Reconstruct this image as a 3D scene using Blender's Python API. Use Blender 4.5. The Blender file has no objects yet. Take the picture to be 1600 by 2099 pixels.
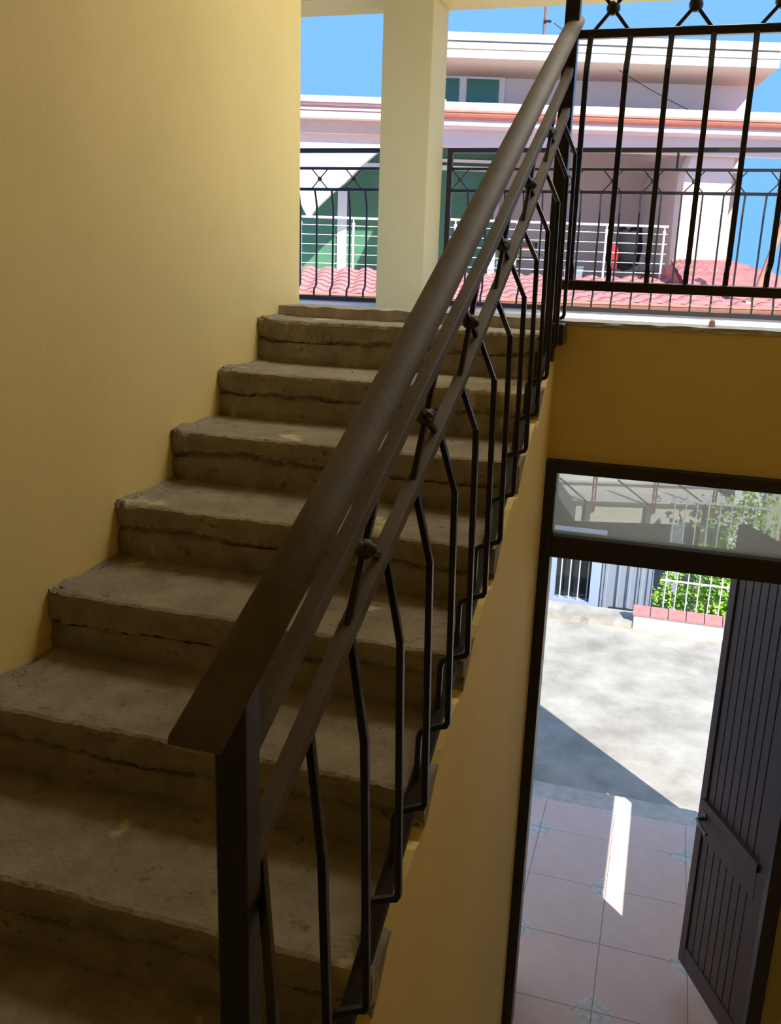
import bpy, bmesh, math, random
from mathutils import Vector, Matrix, noise

random.seed(7)
C = bpy.context.scene.collection
SC = bpy.context.scene

# ------------------------------------------------------------------ camera, sky, sun, exposure
CAM = Vector((0.49954, -3.26373, 0.23097))
YAW, PITCH, ROLL, FPX = -0.288379, -0.269667, 0.033724, 1861.21
cd = bpy.data.cameras.new('camera')
cd.sensor_fit = 'VERTICAL'
cd.sensor_height = 24.0
cd.lens = FPX / 2099.0 * 24.0
cd.clip_start, cd.clip_end = 0.05, 300
cam = bpy.data.objects.new('camera', cd)
C.objects.link(cam)
fwd = Vector((math.sin(YAW) * math.cos(PITCH), math.cos(YAW) * math.cos(PITCH), math.sin(PITCH)))
rgt = Vector((math.cos(YAW), -math.sin(YAW), 0))
upv = rgt.cross(fwd)
r2 = math.cos(ROLL) * rgt + math.sin(ROLL) * upv
u2 = -math.sin(ROLL) * rgt + math.cos(ROLL) * upv
mw = Matrix.Identity(4)
for i in range(3):
    mw[i][0], mw[i][1], mw[i][2], mw[i][3] = r2[i], u2[i], -fwd[i], CAM[i]
cam.matrix_world = mw
SC.camera = cam

vs = SC.view_settings
SC.display_settings.display_device = 'sRGB'
vs.view_transform = 'Standard'
vs.look = 'None'
vs.gamma = 1.0
vs.use_curve_mapping = False
vs.exposure = 0.7

W = bpy.data.worlds.new('sky')
SC.world = W
W.use_nodes = True
nt = W.node_tree
nt.nodes.clear()
wo = nt.nodes.new('ShaderNodeOutputWorld')
bg = nt.nodes.new('ShaderNodeBackground')
tc = nt.nodes.new('ShaderNodeTexCoord')
sx = nt.nodes.new('ShaderNodeSeparateXYZ')
rp = nt.nodes.new('ShaderNodeValToRGB')
rp.color_ramp.elements[0].position = 0.0
rp.color_ramp.elements[0].color = (0.17, 0.46, 1.0, 1)
rp.color_ramp.elements[1].position = 0.55
rp.color_ramp.elements[1].color = (0.22, 0.47, 0.95, 1)
nt.links.new(tc.outputs['Generated'], sx.inputs[0])
nt.links.new(sx.outputs['Z'], rp.inputs[0])
nt.links.new(rp.outputs[0], bg.inputs[0])
bg.inputs[1].default_value = 0.78
nt.links.new(bg.outputs[0], wo.inputs[0])

SUN_EL = math.radians(38)
sd = bpy.data.lights.new('sun', 'SUN')
sd.energy = 5.4
sd.angle = 0.0093
sd.color = (1.0, 0.95, 0.86)
sun = bpy.data.objects.new('sun', sd)
C.objects.link(sun)
sdir = Vector((-0.688 * math.cos(SUN_EL), 0.725 * math.cos(SUN_EL), -math.sin(SUN_EL)))
sun.rotation_euler = sdir.to_track_quat('-Z', 'Y').to_euler()
sun.location = (8, -8, 12)
ld = bpy.data.lights.new('stair_fill', 'AREA')
ld.shape = 'SQUARE'
ld.size = 1.0
ld.energy = 28.0
ld.color = (1.0, 0.98, 0.91)
fill_light = bpy.data.objects.new('stair_fill', ld)
C.objects.link(fill_light)
fill_light.location = (.72, .48, 2.17)          # added fill just under the ceiling, without a fixture, to brighten the stairwell

# ------------------------------------------------------------------ materials
MATS = {}


def mat(name, col, rough=0.6, var=0.0, scale=8.0, bump=0.0, bscale=60.0, metal=0.0, col2=None, spec=0.5):
    m = bpy.data.materials.new(name)
    m.use_nodes = True
    t = m.node_tree
    b = t.nodes['Principled BSDF']
    b.inputs['Roughness'].default_value = rough
    b.inputs['Metallic'].default_value = metal
    b.inputs['Specular IOR Level'].default_value = spec
    b.inputs['Base Color'].default_value = (*col, 1)
    co = t.nodes.new('ShaderNodeTexCoord')
    if var > 0 or col2:
        n = t.nodes.new('ShaderNodeTexNoise')
        n.inputs['Scale'].default_value = scale
        n.inputs['Detail'].default_value = 6
        n.inputs['Roughness'].default_value = 0.62
        t.links.new(co.outputs['Object'], n.inputs['Vector'])
        r = t.nodes.new('ShaderNodeValToRGB')
        r.color_ramp.elements[0].position = 0.32
        r.color_ramp.elements[1].position = 0.68
        c2 = col2 if col2 else tuple(c * (1 - var) for c in col)
        r.color_ramp.elements[0].color = (*c2, 1)
        r.color_ramp.elements[1].color = (*col, 1)
        t.links.new(n.outputs['Fac'], r.inputs[0])
        t.links.new(r.outputs[0], b.inputs['Base Color'])
    if bump > 0:
        n2 = t.nodes.new('ShaderNodeTexNoise')
        n2.inputs['Scale'].default_value = bscale
        n2.inputs['Detail'].default_value = 5
        t.links.new(co.outputs['Object'], n2.inputs['Vector'])
        bp = t.nodes.new('ShaderNodeBump')
        bp.inputs['Strength'].default_value = bump
        bp.inputs['Distance'].default_value = 0.01
        t.links.new(n2.outputs['Fac'], bp.inputs['Height'])
        t.links.new(bp.outputs[0], b.inputs['Normal'])
    MATS[name] = m
    return m


def concrete_material():
    m = mat('raw_concrete', (0.35, 0.295, 0.205), 0.9, 0.36, 9.0, 0.55, 70.0, spec=0.2)
    t = m.node_tree
    b = t.nodes['Principled BSDF']
    prev = b.inputs['Base Color'].links[0].from_socket
    co = [n for n in t.nodes if n.type == 'TEX_COORD'][0]
    geo = t.nodes.new('ShaderNodeNewGeometry')
    for l in list(co.outputs['Object'].links):
        t.links.new(geo.outputs['Position'], l.to_socket)

    def layer(prev, scale, lo, hi, colour, amount, stretch=(1, 1, 1), off=0.0):
        mp = t.nodes.new('ShaderNodeMapping')
        mp.inputs['Scale'].default_value = stretch
        mp.inputs['Location'].default_value = (off, off * 1.7, off * .6)
        t.links.new(geo.outputs['Position'], mp.inputs[0])
        n = t.nodes.new('ShaderNodeTexNoise')
        n.inputs['Scale'].default_value = scale
        n.inputs['Detail'].default_value = 4
        t.links.new(mp.outputs[0], n.inputs['Vector'])
        r = t.nodes.new('ShaderNodeMapRange')
        r.inputs['From Min'].default_value = lo
        r.inputs['From Max'].default_value = hi
        r.inputs['To Max'].default_value = amount
        t.links.new(n.outputs['Fac'], r.inputs['Value'])
        mx = t.nodes.new('ShaderNodeMix')
        mx.data_type = 'RGBA'
        mx.inputs['B'].default_value = (*colour, 1)
        t.links.new(r.outputs[0], mx.inputs['Factor'])
        t.links.new(prev, mx.inputs['A'])
        return mx.outputs['Result']

    prev = layer(prev, 5.0, 0.635, 0.67, (0.66, 0.55, 0.34), 0.65, (1, 1, .45), 3.1)   # splashes of pale plaster
    prev = layer(prev, 26.0, 0.62, 0.74, (0.10, 0.08, 0.05), 0.7, (1, 1, 1.3), 8.2)   # dark pits
    t.links.new(prev, b.inputs['Base Color'])
    return m


M_CONC = concrete_material()
M_WALL = mat('yellow_wall_paint', (0.82, 0.62, 0.235), 0.75, 0.07, 2.2, 0.06, 90, spec=0.25)
M_COL = mat('cream_column_paint', (0.68, 0.53, 0.25), 0.7, 0.05, 2.5, 0.05, 80, spec=0.25)
M_BLACK = mat('black_painted_iron', (0.012, 0.010, 0.010), 0.32, 0.25, 30, 0.05, 120)
M_BAR = mat('worn_black_iron', (0.03, 0.024, 0.02), 0.6, 0.3, 20, 0.05, 100, spec=0.15)
M_DUSTY = mat('dusty_brown_iron', (0.125, 0.098, 0.064), 0.68, 0.3, 11, 0.08, 90, spec=0.3)
M_KNOT = mat('rusty_dark_iron', (0.05, 0.036, 0.025), 0.6, 0.4, 30, 0.3, 60)
M_DOOR = mat('dark_brown_metal', (0.022, 0.018, 0.018), 0.42, 0.2, 12, 0.04, 60)
M_LEAF = mat('brown_door_paint', (0.105, 0.066, 0.052), 0.42, 0.2, 10, 0.04, 60)
M_STEEL = mat('brushed_lock_steel', (0.16, 0.15, 0.15), 0.35, 0.1, 20, metal=0.8)
M_TILE = mat('pink_porch_tile', (0.82, 0.63, 0.58), 0.28, 0.12, 9, 0.02, 50, col2=(0.76, 0.57, 0.52))
M_INSET = mat('blue_grey_tile_print', (0.86, 0.84, 0.78), 0.3, 0, 38, col2=(0.46, 0.47, 0.48))
M_GROUT = mat('tile_grout', (0.42, 0.36, 0.31), 0.9, 0.2, 20)
M_SILL = mat('pale_grey_cement', (0.50, 0.47, 0.42), 0.85, 0.25, 16, 0.3, 50)
M_STRIP = mat('pale_porch_edge', (0.68, 0.64, 0.58), 0.85, 0.25, 16, 0.3, 50)
M_YARD = mat('yard_concrete', (0.50, 0.47, 0.41), 0.9, 0.3, 2.6, 0.25, 30, col2=(0.27, 0.25, 0.215))
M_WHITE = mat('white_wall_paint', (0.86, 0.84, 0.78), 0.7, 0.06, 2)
M_CREAM = mat('cream_render', (0.74, 0.66, 0.56), 0.8, 0.1, 2)
M_BAND = mat('pale_blue_white_paint', (0.74, 0.80, 0.83), 0.8, 0.06, 1.5)
M_SOFFIT = mat('beige_soffit_paint', (0.62, 0.52, 0.42), 0.8, 0.06, 1.5)
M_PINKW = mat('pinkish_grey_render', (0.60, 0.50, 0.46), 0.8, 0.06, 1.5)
M_UPW = mat('pale_upper_render', (0.76, 0.73, 0.72), 0.8, 0.06, 1.5)
M_PINK = mat('pink_painted_trim', (0.74, 0.42, 0.42), 0.6, 0.1, 5)
M_COPPER = mat('copper_gutter', (0.60, 0.25, 0.17), 0.45, 0.15, 6)
M_ROOF = mat('red_roof_tile', (0.56, 0.235, 0.23), 0.75, 0.35, 5, col2=(0.40, 0.15, 0.15))
M_GREENG = mat('green_window_glass', (0.09, 0.23, 0.135), 0.15, 0.2, 1.2)
M_TEAL = mat('teal_window_glass', (0.06, 0.25, 0.21), 0.15, 0.15, 1.2)
M_PVC = mat('white_window_frame', (0.85, 0.85, 0.86), 0.4, 0.03, 3)
M_BLUEW = mat('pale_blue_render', (0.33, 0.41, 0.58), 0.8, 0.08, 2)
M_SHEET = mat('grey_blue_sheet_metal', (0.25, 0.29, 0.36), 0.5, 0.1, 3)
M_DARKW = mat('dark_window_glass', (0.02, 0.03, 0.035), 0.12, 0.3, 4)
M_PALEIRON = mat('pale_painted_iron', (0.62, 0.62, 0.58), 0.5, 0.1, 9)
M_RUST = mat('rust_red_iron', (0.30, 0.12, 0.10), 0.7, 0.3, 9)
M_GREYST = mat('grey_steel', (0.16, 0.16, 0.16), 0.5, 0.2, 9)
M_LEAVES = mat('shrub_leaves', (0.34, 0.60, 0.06), 0.5, 0.4, 3, col2=(0.17, 0.40, 0.05))
M_TWIG = mat('twig_bark', (0.14, 0.10, 0.06), 0.8, 0.3, 20)
M_POT = mat('blue_grey_planter', (0.20, 0.27, 0.33), 0.6, 0.1, 6)
M_CLAY = mat('brown_clay_pot', (0.28, 0.16, 0.11), 0.7, 0.2, 8)
M_CLOTHK = mat('black_cloth', (0.012, 0.012, 0.016), 0.9, 0.3, 9)
M_CLOTHR = mat('red_cloth', (0.45, 0.02, 0.03), 0.85, 0.2, 9)
M_SOIL = mat('yard_earth', (0.30, 0.26, 0.18), 0.95, 0.3, 2)
M_STAIN = mat('rough_cement_edge', (0.44, 0.37, 0.29), 0.95, 0.35, 14, 0.5, 45)

gm = bpy.data.materials.new('dusty_glass')
gm.use_nodes = True
t = gm.node_tree
b = t.nodes['Principled BSDF']
out = t.nodes['Material Output']
tr = t.nodes.new('ShaderNodeBsdfTransparent')
tr.inputs[0].default_value = (0.80, 0.83, 0.82, 1)
b.inputs['Base Color'].default_value = (0.55, 0.60, 0.60, 1)
b.inputs['Roughness'].default_value = 0.2
tl_ = t.nodes.new('ShaderNodeBsdfTranslucent')
tl_.inputs[0].default_value = (0.85, 0.87, 0.84, 1)
mx0 = t.nodes.new('ShaderNodeMixShader')
mx0.inputs[0].default_value = 0.8
t.links.new(b.outputs[0], mx0.inputs[1])
t.links.new(tl_.outputs[0], mx0.inputs[2])
mx = t.nodes.new('ShaderNodeMixShader')
nn = t.nodes.new('ShaderNodeTexNoise')
nn.inputs['Scale'].default_value = 5
mr = t.nodes.new('ShaderNodeMapRange')
mr.inputs['To Min'].default_value = 0.34
mr.inputs['To Max'].default_value = 0.52
t.links.new(nn.outputs['Fac'], mr.inputs['Value'])
t.links.new(mr.outputs[0], mx.inputs[0])
t.links.new(tr.outputs[0], mx.inputs[1])
t.links.new(mx0.outputs[0], mx.inputs[2])
t.links.new(mx.outputs[0], out.inputs[0])
M_GLASS = gm


# ------------------------------------------------------------------ mesh helpers
class MB:
    def __init__(self):
        self.v, self.f, self.mi = [], [], []

    def add(self, vs, fs, mi=0):
        o = len(self.v)
        self.v += [tuple(p) for p in vs]
        self.f += [tuple(i + o for i in f) for f in fs]
        self.mi += [mi] * len(fs)
        return self

    def box(self, a, b, mi=0):
        x0, y0, z0 = a
        x1, y1, z1 = b
        vs = [(x0, y0, z0), (x1, y0, z0), (x1, y1, z0), (x0, y1, z0), (x0, y0, z1), (x1, y0, z1), (x1, y1, z1), (x0, y1, z1)]
        return self.add(vs, [(3, 2, 1, 0), (4, 5, 6, 7), (0, 1, 5, 4), (1, 2, 6, 5), (2, 3, 7, 6), (3, 0, 4, 7)], mi)

    def prism(self, poly, axis, a, b, mi=0):
        n = len(poly)

        def P(p, t):
            return {0: (t, p[0], p[1]), 1: (p[0], t, p[1]), 2: (p[0], p[1], t)}[axis]
        vs = [P(p, a) for p in poly] + [P(p, b) for p in poly]
        fs = [tuple(range(n))[::-1], tuple(range(n, 2 * n))]
        fs += [(i, (i + 1) % n, n + (i + 1) % n, n + i) for i in range(n)]
        return self.add(vs, fs, mi)

    def sweep(self, pts, prof, side=None, closed=True, mi=0):
        """profile (list of 2D points) carried along a polyline; side = fixed sideways direction"""
        pts = [Vector(p) for p in pts]
        n = len(prof)
        rings = []
        for i, p in enumerate(pts):
            d0 = (pts[i] - pts[i - 1]).normalized() if i else None
            d1 = (pts[i + 1] - pts[i]).normalized() if i < len(pts) - 1 else None
            d = (d0 + d1).normalized() if d0 and d1 else (d0 or d1)
            s = Vector(side) if side else (Vector((0, 0, 1)).cross(d) if abs(d.z) < .95 else Vector((1, 0, 0)))
            s = (s - d * s.dot(d)).normalized()
            u = d.cross(s)
            k = 1.0
            if d0 and d1:
                k = 1.0 / max(0.5, math.sqrt((1 + d0.dot(d1)) / 2))
            # stretch only across the bend
            if d0 and d1 and (d1 - d0).length > 1e-4:
                bd = (d1 - d0).normalized()
                ring = []
                for a, c in prof:
                    q = s * a + u * c
                    q = q + bd * (q.dot(bd)) * (k - 1)
                    ring.append(p + q)
            else:
                ring = [p + s * a + u * c for a, c in prof]
            rings.append(ring)
        vs = [q for r in rings for q in r]
        fs = []
        for i in range(len(pts) - 1):
            for j in range(n):
                fs.append((i * n + j, i * n + (j + 1) % n, (i + 1) * n + (j + 1) % n, (i + 1) * n + j))
        fs.append(tuple(range(n))[::-1])
        fs.append(tuple(range((len(pts) - 1) * n, len(pts) * n)))
        return self.add(vs, fs, mi)

    def bar(self, pts, w, side=None, mi=0):
        h = w / 2
        c = h * 0.82
        prof = [(-h, -c), (-c, -h), (c, -h), (h, -c), (h, c), (c, h), (-c, h), (-h, c)]
        return self.sweep(pts, prof, side, mi=mi)

    def tube(self, pts, r, n=8, mi=0):
        return self.sweep(pts, [(r * math.cos(2 * math.pi * i / n), r * math.sin(2 * math.pi * i / n)) for i in range(n)], mi=mi)

    def ball(self, c, r, n=10, m=7, sq=(1, 1, 1), mi=0):
        vs = [(c[0], c[1], c[2] - r * sq[2])]
        for j in range(1, m):
            a = math.pi * j / m - math.pi / 2
            for i in range(n):
                vs.append((c[0] + r * sq[0] * math.cos(a) * math.cos(2 * math.pi * i / n), c[1] + r * sq[1] * math.cos(a) * math.sin(2 * math.pi * i / n), c[2] + r * sq[2] * math.sin(a)))
        vs.append((c[0], c[1], c[2] + r * sq[2]))
        fs = [(0, 1 + (i + 1) % n, 1 + i) for i in range(n)]
        for j in range(m - 2):
            for i in range(n):
                a = 1 + j * n
                fs.append((a + i, a + (i + 1) % n, a + n + (i + 1) % n, a + n + i))
        top = len(vs) - 1
        a = 1 + (m - 2) * n
        fs += [(a + i, a + (i + 1) % n, top) for i in range(n)]
        return self.add(vs, fs, mi)

    def build(self, name, m, parent=None, smooth=False, fix=True):
        me = bpy.data.meshes.new(name)
        me.from_pydata(self.v, [], self.f)
        ms = m if isinstance(m, (list, tuple)) else [m]
        for x in ms:
            me.materials.append(x)
        for p, i in zip(me.polygons, self.mi):
            p.material_index = i
            p.use_smooth = smooth
        if fix:
            bm = bmesh.new()
            bm.from_mesh(me)
            bmesh.ops.recalc_face_normals(bm, faces=bm.faces)
            bm.to_mesh(me)
            bm.free()
        o = bpy.data.objects.new(name, me)
        C.objects.link(o)
        if parent:
            o.parent = parent
        return o


def bevel(o, w=0.004, seg=2):
    md = o.modifiers.new('bevel', 'BEVEL')
    md.width = w
    md.segments = seg
    md.limit_method = 'ANGLE'
    md.angle_limit = math.radians(40)
    return o


def tag(o, label, cat, group=None):
    o['label'] = label
    o['category'] = cat
    if group:
        o['group'] = group
    return o


def thing(name, label, cat, loc=(0, 0, 0), rz=0.0, group=None):
    o = bpy.data.objects.new(name, None)
    o.empty_display_size = 0.1
    C.objects.link(o)
    o.location = loc
    o.rotation_euler = (0, 0, rz)
    return tag(o, label, cat, group)


def struct(o):
    o['kind'] = 'structure'
    return o


def piece(src, name, parent, loc=(0, 0, 0), rot=(0, 0, 0), scale=(1, 1, 1)):
    o = src.copy()
    o.name = name
    C.objects.link(o)
    o.parent = parent
    o.location, o.rotation_euler, o.scale = loc, rot, scale
    return o


# ------------------------------------------------------------------ room shell
D, H = 0.33161, 0.165
S = H / D
XL, XR = -1.03, 1.20          # stairwell side walls
ZF = -2.97                    # ground floor
ZY = -3.03                    # yard

struct(MB().box((XL - .2, -4.3, -3.1), (XL, .42, 2.35)).build('wall_left', M_WALL))
struct(MB().box((XL - .2, -4.5, -3.1), (XR + .15, -4.3, 2.35)).build('wall_back', M_WALL))
struct(MB().box((XR, -4.3, -3.1), (XR + .05, 0.0, 2.35)).build('wall_right', M_WALL))
ce = MB()
ce.box((XL - .2, -4.5, 2.2), (XR + .15, 0.2, 2.4))
ce.box((-3.4, 0.2, 2.2), (1.75, 3.3, 2.4))
struct(ce.build('ceiling', M_COL))
struct(MB().box((XL, -4.3, ZF - .15), (XR, -.25, ZF)).build('floor', M_SILL))

# front wall with the doorway: left sliver, lintel, right jamb; its top is the landing edge
DX0, DX1, DZT = 0.105, 1.13, -0.44
fw = MB()
fw.box((XL, 0.21, ZF - .1), (DX0, .30, -0.02))
fw.box((DX0, 0.0, DZT), (XR + .05, .2, 0.035))
fw.box((DX1, 0.0, ZF - .1), (XR + .05, .12, DZT))
struct(fw.build('wall_front', M_WALL))


def rough_strip(x0, x1, y0, y1, z0, z1, n, amp, seed):
    m = MB()
    rings = []
    for i in range(n + 1):
        x = x0 + (x1 - x0) * i / n

        def nz(k):
            return amp * noise.noise(Vector((x * 14 + seed, k * 3.7, seed)))
        rings.append([(x, y0 + nz(1), z0), (x, y0 + nz(2) * 1.3, (z0 + z1) / 2), (x, y0 + nz(3), z1 + nz(4) * .5), (x, y1, z1), (x, y1, z0)])
    vs = [p for r in rings for p in r]
    k = 5
    fs = [(i * k + j, (i + 1) * k + j, (i + 1) * k + (j + 1) % k, i * k + (j + 1) % k) for i in range(n) for j in range(k)]
    fs += [tuple(range(k)), tuple(range(n * k, n * k + k))[::-1]]
    return m.add(vs, fs)


struct(rough_strip(DX0, XR + .05, -.006, .2, .035, .05, 90, .006, 3.0).build('trim_1', M_SILL))

# balcony slab, kerb, columns and beam beyond the landing
struct(MB().box((-3.4, .30, -.34), (1.75, 3.2, -.12)).build('floor_balcony', M_WHITE))
struct(MB().box((-3.4, 2.98, -.12), (1.75, 3.2, -.072)).build('trim_2', M_WHITE))
struct(bevel(MB().box((-1.425, 2.7, -.12), (-1.10, 3.08, 1.805)).build('column', M_COL), .006))
bea = MB().box((-3.4, 2.70, 1.805), (1.75, 3.08, 2.2))
struct(bea.build('beam', M_COL))

# ------------------------------------------------------------------ stair
stair = thing('concrete_staircase', 'raw unfinished concrete stair flight with crumbling step edges, rising along the yellow wall', 'staircase')


def step(k, depth=D, x1=0.1175):
    """one step: thick upper lip with a ragged lower edge, recessed riser below; modelled at its nosing"""
    prof = [(.010, -H - .004, .003), (.006, -.135, .003), (.007, -.105, .003), (.010, -.086, .005), (.021, -.079, .008), (.015, -.073, .008), (.002, -.066, .006),
            (0, -.045, .003), (0, -.014, .003), (.003, -.004, .003), (.012, .001, .002), (.07, .002, .002), (.15, .001, .002), (.24, .0, .003), (depth + .03, .001, .002)]
    n = 230
    m = MB()
    np_ = len(prof)
    rings = []
    for i in range(n + 1):
        x = XL + (x1 - XL) * i / n
        e = math.exp(-(x - XL) / .05) * 1.6 + math.exp(-(x1 - x) / .03) * .8
        ring = []
        for j, (y, z, a) in enumerate(prof):
            q = Vector((x * 17, y * 23 + k * 5.3, z * 23 + k * 2.1))
            q2 = Vector((x * 55 + 9, y * 60 + k * 3.3, z * 60 + k))
            dy = noise.noise(q) * a * 1.5 + noise.noise(q2) * a * .9
            dz = noise.noise(q + Vector((31, 7, 3))) * a * 1.2 + noise.noise(q2 + Vector((3, 70, 3))) * a * .8
            if 4 <= j <= 6:
                dz += noise.noise(Vector((x * 3.1, k * 9.1, 0))) * .024 + noise.noise(Vector((x * 40, k * 3.1, j))) * .005 + noise.noise(Vector((x * 95, k * 7.1, j))) * .004
                dy *= 0.6 + max(0, noise.noise(Vector((x * 4.4 + 5, k * 4, 2)))) * 1.8
                dy += max(0, noise.noise(Vector((x * 60, k * 4, j * .6)))) * .020 * max(0, .38 + noise.noise(Vector((x * 3.4 + 2, k * 6, 2))))
            if y > .2:
                dy = 0
            dy += e * .010 * noise.noise(q2 * 1.2)
            dz += e * .010 * (noise.noise(q2 * .9) + .5) if z > -.02 else 0
            if j == 0:
                dz = 0
            ring.append((x, y + dy, z + dz))
        ring.append((x, depth + .03, -H - .004))
        rings.append(ring)
    np_ += 1
    vs = [p for r in rings for p in r]
    fs = [(i * np_ + j, (i + 1) * np_ + j, (i + 1) * np_ + (j + 1) % np_, i * np_ + (j + 1) % np_) for i in range(n) for j in range(np_)]
    fs += [tuple(range(np_)), tuple(range(n * np_, n * np_ + np_))[::-1]]
    m.add(vs, fs)
    o = m.build('step' if k == 0 else 'step.%03d' % k, M_CONC, stair)
    o.location = (0, -k * D, -k * H)
    return o


for k in range(0, 8):
    step(k, D if k else .2)
rough_strip(XL, .07, .205, .42, -.02, .043, 110, .012, 9.0).build('landing_curb', M_STAIN, stair)
fb = MB().prism([(.21, -H - .01), (-7 * D + .03, -8 * H - .004), (-7 * D + .03, -8 * H - .12), (.21, -H - .30)], 0, XL, .07)
fb.build('flight_slab', M_CONC, stair)
# crumbs of mortar left along the wall and at the nosings
cr = MB()
for k in range(0, 8):
    for i in range(110):
        y = -k * D + random.random() * D
        x = XL + abs(random.gauss(0, .03)) + .004
        if i % 5 == 0:
            x = random.uniform(XL, .05)
        r = random.uniform(.0015, .0055)
        if i % 9 == 0:
            y, x, r = -k * D + abs(random.gauss(.01, .05)), XL + random.uniform(.004, .03), random.uniform(.005, .011)
        z = -k * H + .002 + r * .4
        ps = [Vector((random.uniform(-1, 1), random.uniform(-1, 1), random.uniform(-.7, .7))).normalized() * r for _ in range(4)]
        cr.add([(x + q.x, y + q.y, z + q.z) for q in ps], [(0, 1, 2), (0, 2, 3), (0, 3, 1), (1, 3, 2)])
co_ = cr.build('mortar_crumbs', M_STAIN, stair)
co_['kind'] = 'stuff'

# half landing where the flight starts, and the flight going down beside it
struct(MB().box((XL, -4.3, -8 * H - .16), (XR, -7 * D + .02, -8 * H)).build('floor_half_landing', M_CONC))

# side wall of the flight: painted face with a ragged upper edge under the step ends
poly = []
for k in range(8, -1, -1):
    y = -k * D
    for fy, c in ((-.02, -.105), (.03, -.088), (.08, -.062), (.14, -.048), (.20, -.042), (.26, -.05), (.30, -.075)):
        yy = y + fy + noise.noise(Vector((k, fy * 9, 1))) * .008
        if yy > .0:
            continue
        poly.append((yy, yy * S + c + noise.noise(Vector((k * 3, fy * 30, 5))) * .012))
poly.append((0.0, -.03))
side = MB().prism([(0.0, ZF - .1), (-8 * D - .02, ZF - .1)] + poly, 0, .072, .119)
struct(side.build('wall_stair', M_WALL))


# ------------------------------------------------------------------ stair railing
rail = thing('stair_railing', 'black iron stair railing with brown handrail, bellied balusters and small knots', 'railing', (0.095, -2.45, -8 * H))
RB = Vector(rail.location)


def rl(x, y, z):
    return (x - RB.x, y - RB.y, z - RB.z)


XP = 0.095


def ip(tab, y):
    if y <= tab[0][0]:
        return tab[0][1]
    for (a, p), (b_, q) in zip(tab, tab[1:]):
        if y <= b_:
            return p + (q - p) * (y - a) / (b_ - a)
    return tab[-1][1]


C_HAND = [(-2.552, 1.038), (-2.2, 1.014), (-1.7, 1.002), (-.85, .996), (.02, .990)]
C_UP = [(-2.45, .916), (-2.13, .900), (-1.81, .889), (-1.21, .864), (-.46, .855), (-.03, .858)]
C_LOW = [(-2.45, .768), (-2.14, .757), (-1.90, .742), (-1.46, .712), (-.80, .712), (-.24, .733), (-.03, .738)]


def on(y, c, x=XP):
    return rl(x, y, y * S + c)


# handrail: flat half-round, cut square at the lower end
ang = math.atan(S)
hp = [(-.029, -.007), (.029, -.007)] + [(.029 * math.cos(a), -.004 + .023 * math.sin(a)) for a in [math.pi * i / 24 for i in range(0, 25)]]
# ends cut vertically: sweep horizontally sheared
hv = MB()
n_ = len(hp)
hy = [-2.552, -2.2, -1.7, -1.28, -.85, -.4, .02]
for y in hy:
    hv.v += [on(y, ip(C_HAND, y) + q, XP + p) for p, q in hp]
for a in range(len(hy) - 1):
    hv.f += [(a * n_ + i, a * n_ + (i + 1) % n_, (a + 1) * n_ + (i + 1) % n_, (a + 1) * n_ + i) for i in range(n_)]
hv.f += [tuple(range(n_))[::-1], tuple(range((len(hy) - 1) * n_, len(hy) * n_))]
hv.mi = [0] * len(hv.f)
ho = hv.build('handrail', M_DUSTY, rail)
for pl in ho.data.polygons:
    pl.use_smooth = len(pl.vertices) == 4 and abs(pl.normal.z) < 2 and pl.normal.z > -.3
for i, (tab, w, m_) in enumerate(((C_UP, .025, M_DUSTY), (C_LOW, .025, M_DUSTY), ([(-2.45, .004), (-.03, .004)], .028, M_BAR))):
    pts = [on(y, c) for y, c in tab]
    MB().bar(pts, w, (1, 0, 0)).build('rail' if i == 0 else 'rail.%03d' % i, m_, rail)


def newel(yc, z0, z1, w=.038):
    m = MB()
    h_ = w / 2
    t0 = z1 - h_ * S
    t1 = z1 + h_ * S
    m.add([rl(XP - h_, yc - h_, z0), rl(XP + h_, yc - h_, z0), rl(XP + h_, yc + h_, z0), rl(XP - h_, yc + h_, z0),
           rl(XP - h_, yc - h_, t0), rl(XP + h_, yc - h_, t0), rl(XP + h_, yc + h_, t1), rl(XP - h_, yc + h_, t1)],
          [(3, 2, 1, 0), (4, 5, 6, 7), (0, 1, 5, 4), (1, 2, 6, 5), (2, 3, 7, 6), (3, 0, 4, 7)])
    return m


bevel(newel(-2.458, -8 * H, -2.458 * S + 1.008).build('newel_post', M_BLACK, rail), .003)

# balusters
def baluster(y):
    jit = noise.noise(Vector((y * 7, 3, 1))) * .006
    ze, zb = y * S + .64 + jit, y * S + .135 + jit
    xb = .152
    pts = [on(y + .04, ip(C_LOW, y + .04) - .006), rl(xb, y - .05, ze), rl(xb, y - .002, zb + .012), rl(xb - .004, y - .001, zb + .003), rl(xb - .013, y - .001, zb),
           rl(XP + .012, y - .006, zb - .012 + jit), rl(XP + .003, y - .007, zb - .018 + jit), rl(XP, y - .008, zb - .030), rl(XP, y - .012, y * S + .0)]
    return MB().bar(pts, .0115, (0, 1, 0))


ys = [-2.13 - .1658 * 1 + .1658 * j for j in range(0, 14)]
i = 0
for y in [-2.13 - .314, -2.13 - .160] + [-2.13 + .1658 * j for j in range(0, 13)]:
    if y > -.08:
        continue
    baluster(y).build('baluster' if i == 0 else 'baluster.%03d' % i, M_BLACK, rail)
    i += 1
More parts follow.
